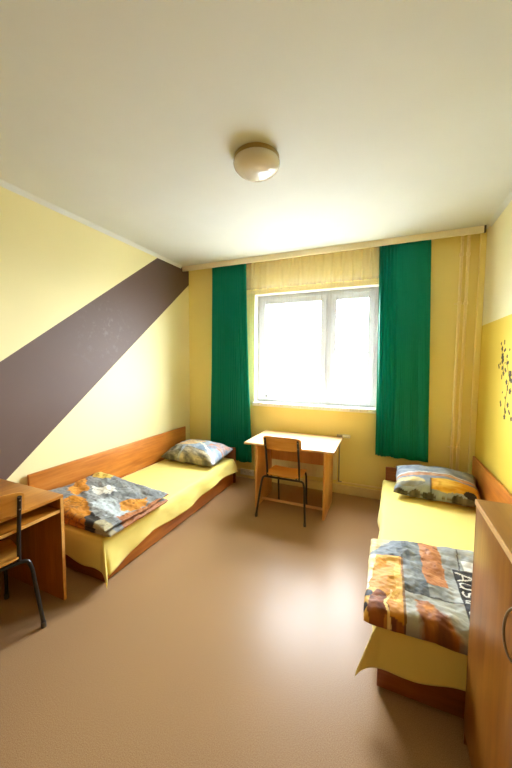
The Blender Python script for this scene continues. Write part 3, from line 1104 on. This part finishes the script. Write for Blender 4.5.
def paint_right(x, y, z):
    n = fbm(x * 6, y * 6, 2.0)
    wx = x + 0.012 * fbm(x * 14, y * 14, 1.0); wy = y + 0.012 * fbm(x * 14, y * 14, 7.0)
    if y < 1.775:
        c = mixc(lin(150, 152, 138), lin(172, 170, 158), 0.5 + n)
        # animal picture: narrow head at the back, body widening towards the foot, soft furry outline
        t = max(0.0, min(1.0, (1.735 - wy) / 0.2))
        cxm = 0.205 + 0.075 * t
        hwm = 0.030 + 0.062 * t ** 0.8
        e = abs(wx - cxm) / hwm + 0.22 * fbm(x * 30, y * 30, 3.0)
        if wy < 1.735 and e < 1.15:
            fur = mixc(lin(188, 118, 30), BRN, 0.2 + 0.8 * (0.3 + fbm(x * 16, y * 12, 9.0)) + 0.25 * t)
            c = mixc(fur, c, (e - 0.8) / 0.35)
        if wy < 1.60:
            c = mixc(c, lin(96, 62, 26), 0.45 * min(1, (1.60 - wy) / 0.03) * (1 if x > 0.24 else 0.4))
    else:
        c = mixc(lin(122, 126, 122), lin(168, 170, 164), 0.5 + 1.1 * n)
        if x < 0.24:
            c = mixc(lin(82, 88, 90), lin(134, 138, 134), 0.5 + 1.2 * fbm(x * 16, y * 7, 3.0))
        if 0.228 < wx < 0.343 and 1.875 < wy:
            c = mixc(BRICK, lin(188, 132, 84), 0.4 + 0.7 * fbm(x * 8, y * 22, 5.0))
            if fbm(x * 24, y * 24, 6.0) > 0.42:
                c = mixc(c, BRN, 0.7)
        if x > 0.455 and 2.10 < y < 2.20:
            c = mixc(lin(190, 194, 194), WHT, 0.5)
    if x < 0.123:
        c = mixc(lin(104, 112, 118), lin(142, 148, 150), 0.5 + n)
        if wy > 2.05 + (x + 0.09) * 1.35:
            c = mixc(TAN, lin(204, 184, 130), 0.5 + n)
        if y < 2.065 and x > -0.085 - 0.02:
            c = mixc(YEL, lin(196, 130, 20), 0.5 + 1.1 * fbm(x * 10, y * 5, 3.0))
            if fbm(x * 7 + 2, y * 3, 8.0) > 0.18:
                c = mixc(c, lin(238, 196, 96), 0.5)
            if wx < -0.035 - 0.08 * (2.06 - wy) and wy > 1.74:
                c = mixc(WHT, lin(226, 214, 150), 0.5 + n)
            e = ((wx + 0.005) / 0.045) ** 2 + ((wy - 1.60) / 0.14) ** 2
            if e < 1:
                c = mixc(BRN, lin(150, 84, 22), 0.5 + fbm(x * 20, y * 20, 1.0))
            if wy < 1.585 and 0.02 < wx:
                c = mixc(lin(190, 120, 30), BRN, 0.5 + 0.8 * fbm(x * 22, y * 9, 5.0))
            if abs(wx - 0.045 - 0.02 * math.sin(y * 22)) < 0.007 and wy < 1.76:
                c = lin(238, 206, 130)
        if x < -0.03 and ((x + 0.065) / 0.03) ** 2 + ((y - 1.705) / 0.028) ** 2 < 1:
            c = BLK
        if x < -0.05 and ((x + 0.085) / 0.03) ** 2 + ((y - 1.62) / 0.022) ** 2 < 1:
            c = BLK
        if x > 0.112 and y < 2.1:
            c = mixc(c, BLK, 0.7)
        if abs(y - 2.066) < 0.006:
            c = mixc(c, BLK, 0.5)
    elif abs(y - 1.775) < 0.0055 and x < 0.40:
        c = mixc(c, BLK, 0.8)
    if abs(x - (0.43 + 0.09 * (y - 2.09))) < 0.004 and y > 2.09:
        c = mixc(c, BLK, 0.8)
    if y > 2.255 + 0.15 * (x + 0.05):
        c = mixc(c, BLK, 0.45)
    if 0.392 < x < 0.62 and 1.62 < y < 2.093 and y > 1.62:
        c = BLK
        if letters(x, y) < 0.0044:
            c = WHT
    return c


bm = bmesh.new()
slab(bm, -0.062, 0.835, 1.585, 2.25, lambda x, y: 0.352 if y > 1.63 else 0.352 - 0.6 * max(0, 1.63 - y), lambda x, y: 0.392, 120, 90, 3.0, 0.008)
slab(bm, -0.070, 0.84, 1.568, 2.275, lambda x, y: 0.394 if y > 1.66 else 0.394 - 0.75 * (1.66 - y), lambda x, y: 0.438 + 0.008 * math.sin(6 * x) - 0.55 * max(0, 1.64 - y) ** 1.3, 230, 180, 8.0, 0.008)
for v in bm.verts:                      # the folded edge lies a little askew
    v.co.y += 0.15 * (v.co.x + 0.05) * max(0.0, (v.co.y - 1.62) / 0.65)
dr = obj('duvet', bm, M['print'], smooth=3.2)
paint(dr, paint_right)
for v in dr.data.vertices:
    v.co -= Vector((0.385, 1.92, 0.352))
dr.location = (0.385, 1.92, 0.358)
tag(dr, 'folded patchwork print duvet with white letters on black, on the right bed', 'duvet', 'folded printed duvets')


def make_pillow(label, w, d, h, loc, rot, fn, seed):
    bm = bmesh.new()
    n = 90
    A, B = [], []
    for top in (1, 0):
        g = []
        for j in range(n + 1):
            row = []
            for i in range(n + 1):
                u, v = i / n * 2 - 1, j / n * 2 - 1
                pin = 1 - 0.07 * (1 - abs(u) ** 2) * abs(v) ** 3 - 0.0
                pin2 = 1 - 0.05 * (1 - abs(v) ** 2) * abs(u) ** 3
                x = u * w / 2 * pin2 + 0.012 * fbm(v * 2, seed, 1) * abs(u)
                y = v * d / 2 * pin + 0.012 * fbm(u * 2, seed, 5) * abs(v)
                k = (max(0, 1 - abs(u) ** 2.6) * max(0, 1 - abs(v) ** 2.6)) ** 0.5
                rad_ = 0.010 * math.sin(14 * math.atan2(v, u) + seed) * min(1, (abs(u) ** 4 + abs(v) ** 4)) * k ** 0.4
                wr = 0.012 * fbm(x * 7 + seed, y * 7, seed) * k
                z = (h * 0.62 * k + wr + rad_) if top else (-h * 0.38 * k ** 0.7)
                row.append((x, y, z))
            g.append(row)
        if top:
            A = [[bm.verts.new(c) for c in r] for r in g]
        else:
            B = [[A[j][i] if (i in (0, n) or j in (0, n)) else bm.verts.new(g[j][i]) for i in range(n + 1)] for j in range(n + 1)]
    for G_ in (A, B):
        for j in range(n):
            for i in range(n):
                bm.faces.new((G_[j][i], G_[j][i + 1], G_[j + 1][i + 1], G_[j + 1][i]))
    o = obj('pillow', bm, M['print'], smooth=3.2)
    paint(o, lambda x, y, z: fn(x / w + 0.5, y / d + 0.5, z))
    o.location = loc
    o.rotation_euler = rot
    return tag(o, label, 'pillow', 'printed pillows')


def pil_left(u, v, z):
    wu = u + 0.03 * fbm(u * 5, v * 5, 1.0); wv = v + 0.03 * fbm(u * 5, v * 5, 7.0)
    c = mixc(lin(128, 146, 166), lin(186, 198, 210), 0.5 + 0.9 * fbm(u * 5, v * 4, 2.0))
    if inpoly(wu, wv, [(0.1, 0.45), (0.35, 0.75), (0.6, 0.72), (0.5, 0.5), (0.25, 0.35)]):
        c = mixc(lin(222, 180, 124), lin(236, 214, 180), 0.5 + fbm(u * 9, v * 9, 3.0))
    if inpoly(wu, wv, [(-0.1, -0.1), (0.3, -0.1), (0.35, 0.3), (0.2, 0.42), (-0.1, 0.35)]):
        c = mixc(lin(92, 96, 92), lin(180, 180, 170), 0.35 + 0.9 * fbm(u * 10, v * 10, 5.0))
    if inpoly(wu, wv, [(0.36, 0.0), (0.95, -0.1), (0.95, 0.14), (0.6, 0.30), (0.4, 0.34)]):
        c = mixc(lin(104, 102, 96), lin(212, 200, 164), 0.45 + 1.0 * fbm(u * 6 + v * 8, v * 9, 6.0))
    if abs(wv - 0.33 - 0.3 * math.sin(wu * 4)) < 0.035 and wu > 0.4:
        c = lin(232, 226, 204)
    if inpoly(wu, wv, [(0.7, 0.45), (0.98, 0.5), (0.98, 0.95), (0.8, 0.9)]):
        c = mixc(lin(150, 160, 176), lin(208, 150, 122), 0.4 + 1.2 * fbm(u * 9, v * 9, 4.0))
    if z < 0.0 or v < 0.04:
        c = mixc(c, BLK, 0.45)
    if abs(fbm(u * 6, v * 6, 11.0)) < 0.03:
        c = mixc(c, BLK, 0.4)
    return c


def pil_right(u, v, z):
    wu = u + 0.02 * fbm(u * 7, v * 7, 1.0); wv = v + 0.02 * fbm(u * 7, v * 7, 7.0)
    c = mixc(lin(116, 128, 142), lin(160, 170, 180), 0.5 + 0.9 * fbm(u * 6, v * 5, 2.0))
    if abs(wv - (0.385 + 0.06 * math.sin(wu * 3.0))) < 0.04 and wu < 0.93:
        c = mixc(lin(176, 126, 92), lin(204, 160, 130), 0.5 + fbm(u * 14, v * 14, 3.0))
    if abs(wv - (0.445 + 0.06 * math.sin(wu * 3.0))) < 0.012:
        c = lin(206, 208, 206)
    if ((wu - 0.16) / 0.22) ** 2 + ((wv - 0.21) / 0.12) ** 2 < 1:
        c = mixc(lin(216, 196, 136), lin(176, 160, 116), 0.4 + fbm(u * 9, v * 9, 3.0))
        if wv < 0.19:
            c = mixc(lin(122, 122, 112), lin(150, 148, 128), 0.5 + fbm(u * 9, v * 9, 3.0))
    if 0.44 < u < 0.97 and 0.08 < v < 0.34:
        c = mixc(YEL, lin(238, 200, 90), 0.4 + 1.2 * fbm(u * 4, v * 9, 5.0))
    if abs(u - 0.44) < 0.008 and v < 0.34:
        c = mixc(c, BLK, 0.7)
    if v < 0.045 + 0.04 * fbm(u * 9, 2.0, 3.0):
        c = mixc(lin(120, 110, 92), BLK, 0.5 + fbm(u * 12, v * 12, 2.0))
    if ((wu - 0.86) / 0.07) ** 2 + ((wv - 0.10) / 0.06) ** 2 < 1:
        c = BLK
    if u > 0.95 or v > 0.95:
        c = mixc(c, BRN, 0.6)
    return c


make_pillow('pillow with pale blue and tan print at the head of the left bed', 0.80, 0.52, 0.22, (-2.30, 3.455, 0.452), (math.radians(8), 0, math.radians(-2)), pil_left, 1.0)
make_pillow('pillow with yellow and grey print at the head of the right bed', 0.73, 0.46, 0.21, (0.465, 3.455, 0.470), (math.radians(15), 0, math.radians(-3)), pil_right, 4.0)

# ------------------------------------------------------------------ cabinet on the right
CX0, CX1, CY0, CY1, CZ = 0.356, 0.872, 0.42, 1.528, 1.096
cb = thing('cabinet', 'brown wooden cabinet with a flat top in the right foreground', 'cabinet', ((CX0 + CX1) / 2, (CY0 + CY1) / 2, 0))
ox, oy = cb.location.x, cb.location.y
tp = boxpart('cabinet_top', (CX0 + 0.004 - ox, CX1 - ox, CY0 - oy, CY1 - oy, CZ - 0.022, CZ), M['ward_top'], cb, 0.001)
bm = bmesh.new(); add_box(bm, CX0 - 0.001 - ox, CX0 + 0.0035 - ox, CY0 - oy, CY1 - oy, CZ - 0.0222, CZ - 0.0005, 0.001)
obj('edge_band', bm, M['ward_edge'], tp)
for y in (CY0 + 0.001, CY1 - 0.019):
    sp = boxpart('side_panel', (CX0 + 0.004 - ox, CX1 - ox, y - oy, y + 0.018 - oy, 0, CZ - 0.0225), M['ward_door'], cb, 0.001)
boxpart('back_panel', (CX1 - 0.01 - ox, CX1 - ox, CY0 + 0.0195 - oy, CY1 - 0.0195 - oy, 0.05, CZ - 0.023), M['ward_door'], cb, 0.001)
boxpart('plinth', (CX0 + 0.04 - ox, CX0 + 0.058 - ox, CY0 + 0.0195 - oy, CY1 - 0.0195 - oy, 0, 0.06), M['ward_door'], cb, 0.001)
ym = (CY0 + CY1) / 2
for (a, b, hy) in ((ym + 0.0015, CY1 - 0.0205, ym + 0.075), (CY0 + 0.0205, ym - 0.0015, ym - 0.075)):
    d = boxpart('door', (CX0 + 0.002 - ox, CX0 + 0.02 - ox, a - oy, b - oy, 0.062, CZ - 0.0255), M['ward_door'], cb, 0.0015)
    bm = bmesh.new()
    pts = []
    for k in range(17):
        t = -PI / 2 + PI * k / 16
        pts.append((CX0 + 0.002 - 0.023 * math.cos(t) - ox, hy + 0.02 * math.cos(t) - oy, 0.893 + 0.082 * math.sin(t)))
    add_tube(bm, pts, 0.0038, 10)
    h = obj('handle', bm, M['chrome'], d, smooth=0.9)

# ------------------------------------------------------------------ wall decal (cluster of little blossoms and leaves)
M['decal'] = mottled('dark_vinyl_film', lin(58, 44, 30), lin(76, 58, 38), 0.6, 0.3)
dec = thing('wall_decal', 'cluster of small dark blossom decals on the yellow right wall', 'wall decal', (XR, 3.1, 1.5))
rd = random.Random(5)


def petal_blob(y, z, s, kind):
    """small flat cut-out lying on the right wall"""
    bm = bmesh.new()
    pts = []
    n = 20
    rot = rd.random() * 6.28
    for k in range(n):
        t = 2 * PI * k / n
        if kind == 0:
            r = s * (0.62 + 0.38 * abs(math.cos(2.5 * t)))        # five petals
        else:
            r = s * (0.35 + 0.65 * abs(math.cos(t)) ** 1.5)       # leaf pair
        pts.append((y + r * math.cos(t + rot), z + r * math.sin(t + rot)))
    a = [bm.verts.new((-0.0012, p, q)) for p, q in pts]
    b = [bm.verts.new((-0.0002, p, q)) for p, q in pts]
    bm.faces.new(a)
    bm.faces.new(b[::-1])
    for k in range(n):
        bm.faces.new((a[k], a[(k + 1) % n], b[(k + 1) % n], b[k]))
    obj('leaf' if kind else 'blossom', bm, M['decal'], dec)


spots = [(3.30, 1.80, .022), (3.22, 1.81, .03), (3.27, 1.74, .035), (3.20, 1.72, .035), (3.25, 1.65, .05), (3.24, 1.60, .045), (3.14, 1.65, .025), (3.12, 1.58, .04),
         (3.30, 1.57, .02), (3.33, 1.54, .035), (3.24, 1.52, .03), (3.16, 1.50, .035), (3.20, 1.46, .03), (3.24, 1.42, .03), (3.05, 1.46, .05), (3.03, 1.40, .05), (3.12, 1.37, .035),
         (3.09, 1.31, .035), (3.03, 1.28, .04), (3.20, 1.25, .018), (3.13, 1.20, .02), (3.23, 1.12, .04), (3.06, 1.13, .035), (3.11, 1.06, .04), (3.12, .99, .035), (3.02, 1.06, .035),
         (2.96, 1.70, .04), (2.92, 1.55, .05), (2.95, 1.35, .045), (2.90, 1.18, .04), (2.97, 1.00, .03), (3.18, 1.58, .015), (3.09, 1.72, .018)]
for i, (y, z, s) in enumerate(spots):
    petal_blob(y - 3.1, 1.535 + (z - 1.40) * 0.75 - 1.5, s * 0.7, i % 2)
for (ya, za, yb, zb) in ((3.28, 1.78, 3.2, 1.5), (3.2, 1.5, 3.24, 1.42), (3.14, 1.62, 3.05, 1.4), (3.05, 1.4, 3.1, 1.25), (3.1, 1.25, 3.12, 1.0)):
    pa = (ya - 3.1, 1.535 + (za - 1.40) * 0.75 - 1.5); pb = (yb - 3.1, 1.535 + (zb - 1.40) * 0.75 - 1.5)
    bm = bmesh.new()
    add_tube(bm, [(-0.0012, *pa), (-0.0012, (pa[0] + pb[0]) / 2 + 0.01, (pa[1] + pb[1]) / 2), (-0.0012, *pb)], 0.0011, 6)
    obj('stem', bm, M['decal'], dec)

# ------------------------------------------------------------------ camera
cam = bpy.data.cameras.new('camera')
cam.sensor_width = 36.0
cam.sensor_height = 36.0
cam.sensor_fit = 'AUTO'
cam.lens = 311.216 / 768.0 * 36.0
cam.clip_start = 0.02
cam.clip_end = 300
co = bpy.data.objects.new('camera', cam)
COL.objects.link(co)
yaw, pitch, roll = 0.40008, 0.06955, 0.00648
fwd = Vector((-math.sin(yaw) * math.cos(pitch), math.cos(yaw) * math.cos(pitch), -math.sin(pitch)))
right = Vector((math.cos(yaw), math.sin(yaw), 0))
up = right.cross(fwd)
r2 = right * math.cos(roll) + up * math.sin(roll)
u2 = up * math.cos(roll) - right * math.sin(roll)
mw = Matrix((r2, u2, -fwd)).transposed().to_4x4()
mw.translation = Vector((0, 0, 1.6608))
co.matrix_world = mw
SC.camera = co

# ------------------------------------------------------------------ light: an overcast sky through the window
w = bpy.data.worlds.new('sky')
SC.world = w
w.use_nodes = True
nt = w.node_tree
nt.nodes.clear()
wo = N(nt, 'ShaderNodeOutputWorld')
bg = N(nt, 'ShaderNodeBackground')
bg.inputs[0].default_value = (0.93, 1.0, 1.10, 1)
tc = N(nt, 'ShaderNodeTexCoord')
sz = N(nt, 'ShaderNodeSeparateXYZ')
nt.links.new(tc.outputs['Generated'], sz.inputs[0])
mr = N(nt, 'ShaderNodeMapRange')                 # even overcast, a touch brighter low down
mr.inputs['From Min'].default_value = 0.25
mr.inputs['From Max'].default_value = 0.6
mr.inputs['To Min'].default_value = 17.0
mr.inputs['To Max'].default_value = 20.0
nt.links.new(sz.outputs['Z'], mr.inputs['Value'])
nt.links.new(mr.outputs[0], bg.inputs[1])
nt.links.new(bg.outputs[0], wo.inputs[0])
pl = bpy.data.lights.new('window_portal', 'AREA')
pl.shape = 'RECTANGLE'
pl.size = WX1 - WX0
pl.size_y = WZ1 - WZ0
pl.cycles.is_portal = True
po = bpy.data.objects.new('window_portal', pl)
COL.objects.link(po)
po.location = ((WX0 + WX1) / 2, YB + 0.29, (WZ0 + WZ1) / 2)
po.rotation_euler = (-PI / 2, 0, 0)

SC.view_settings.view_transform = 'Standard'
SC.view_settings.look = 'None'
SC.view_settings.exposure = 1.92
SC.view_settings.gamma = 1.0
SC.view_settings.use_curve_mapping = False
cy = SC.cycles
cy.max_bounces = 14
cy.diffuse_bounces = 10
cy.glossy_bounces = 4
cy.transmission_bounces = 8
cy.transparent_max_bounces = 16
cy.use_denoising = True
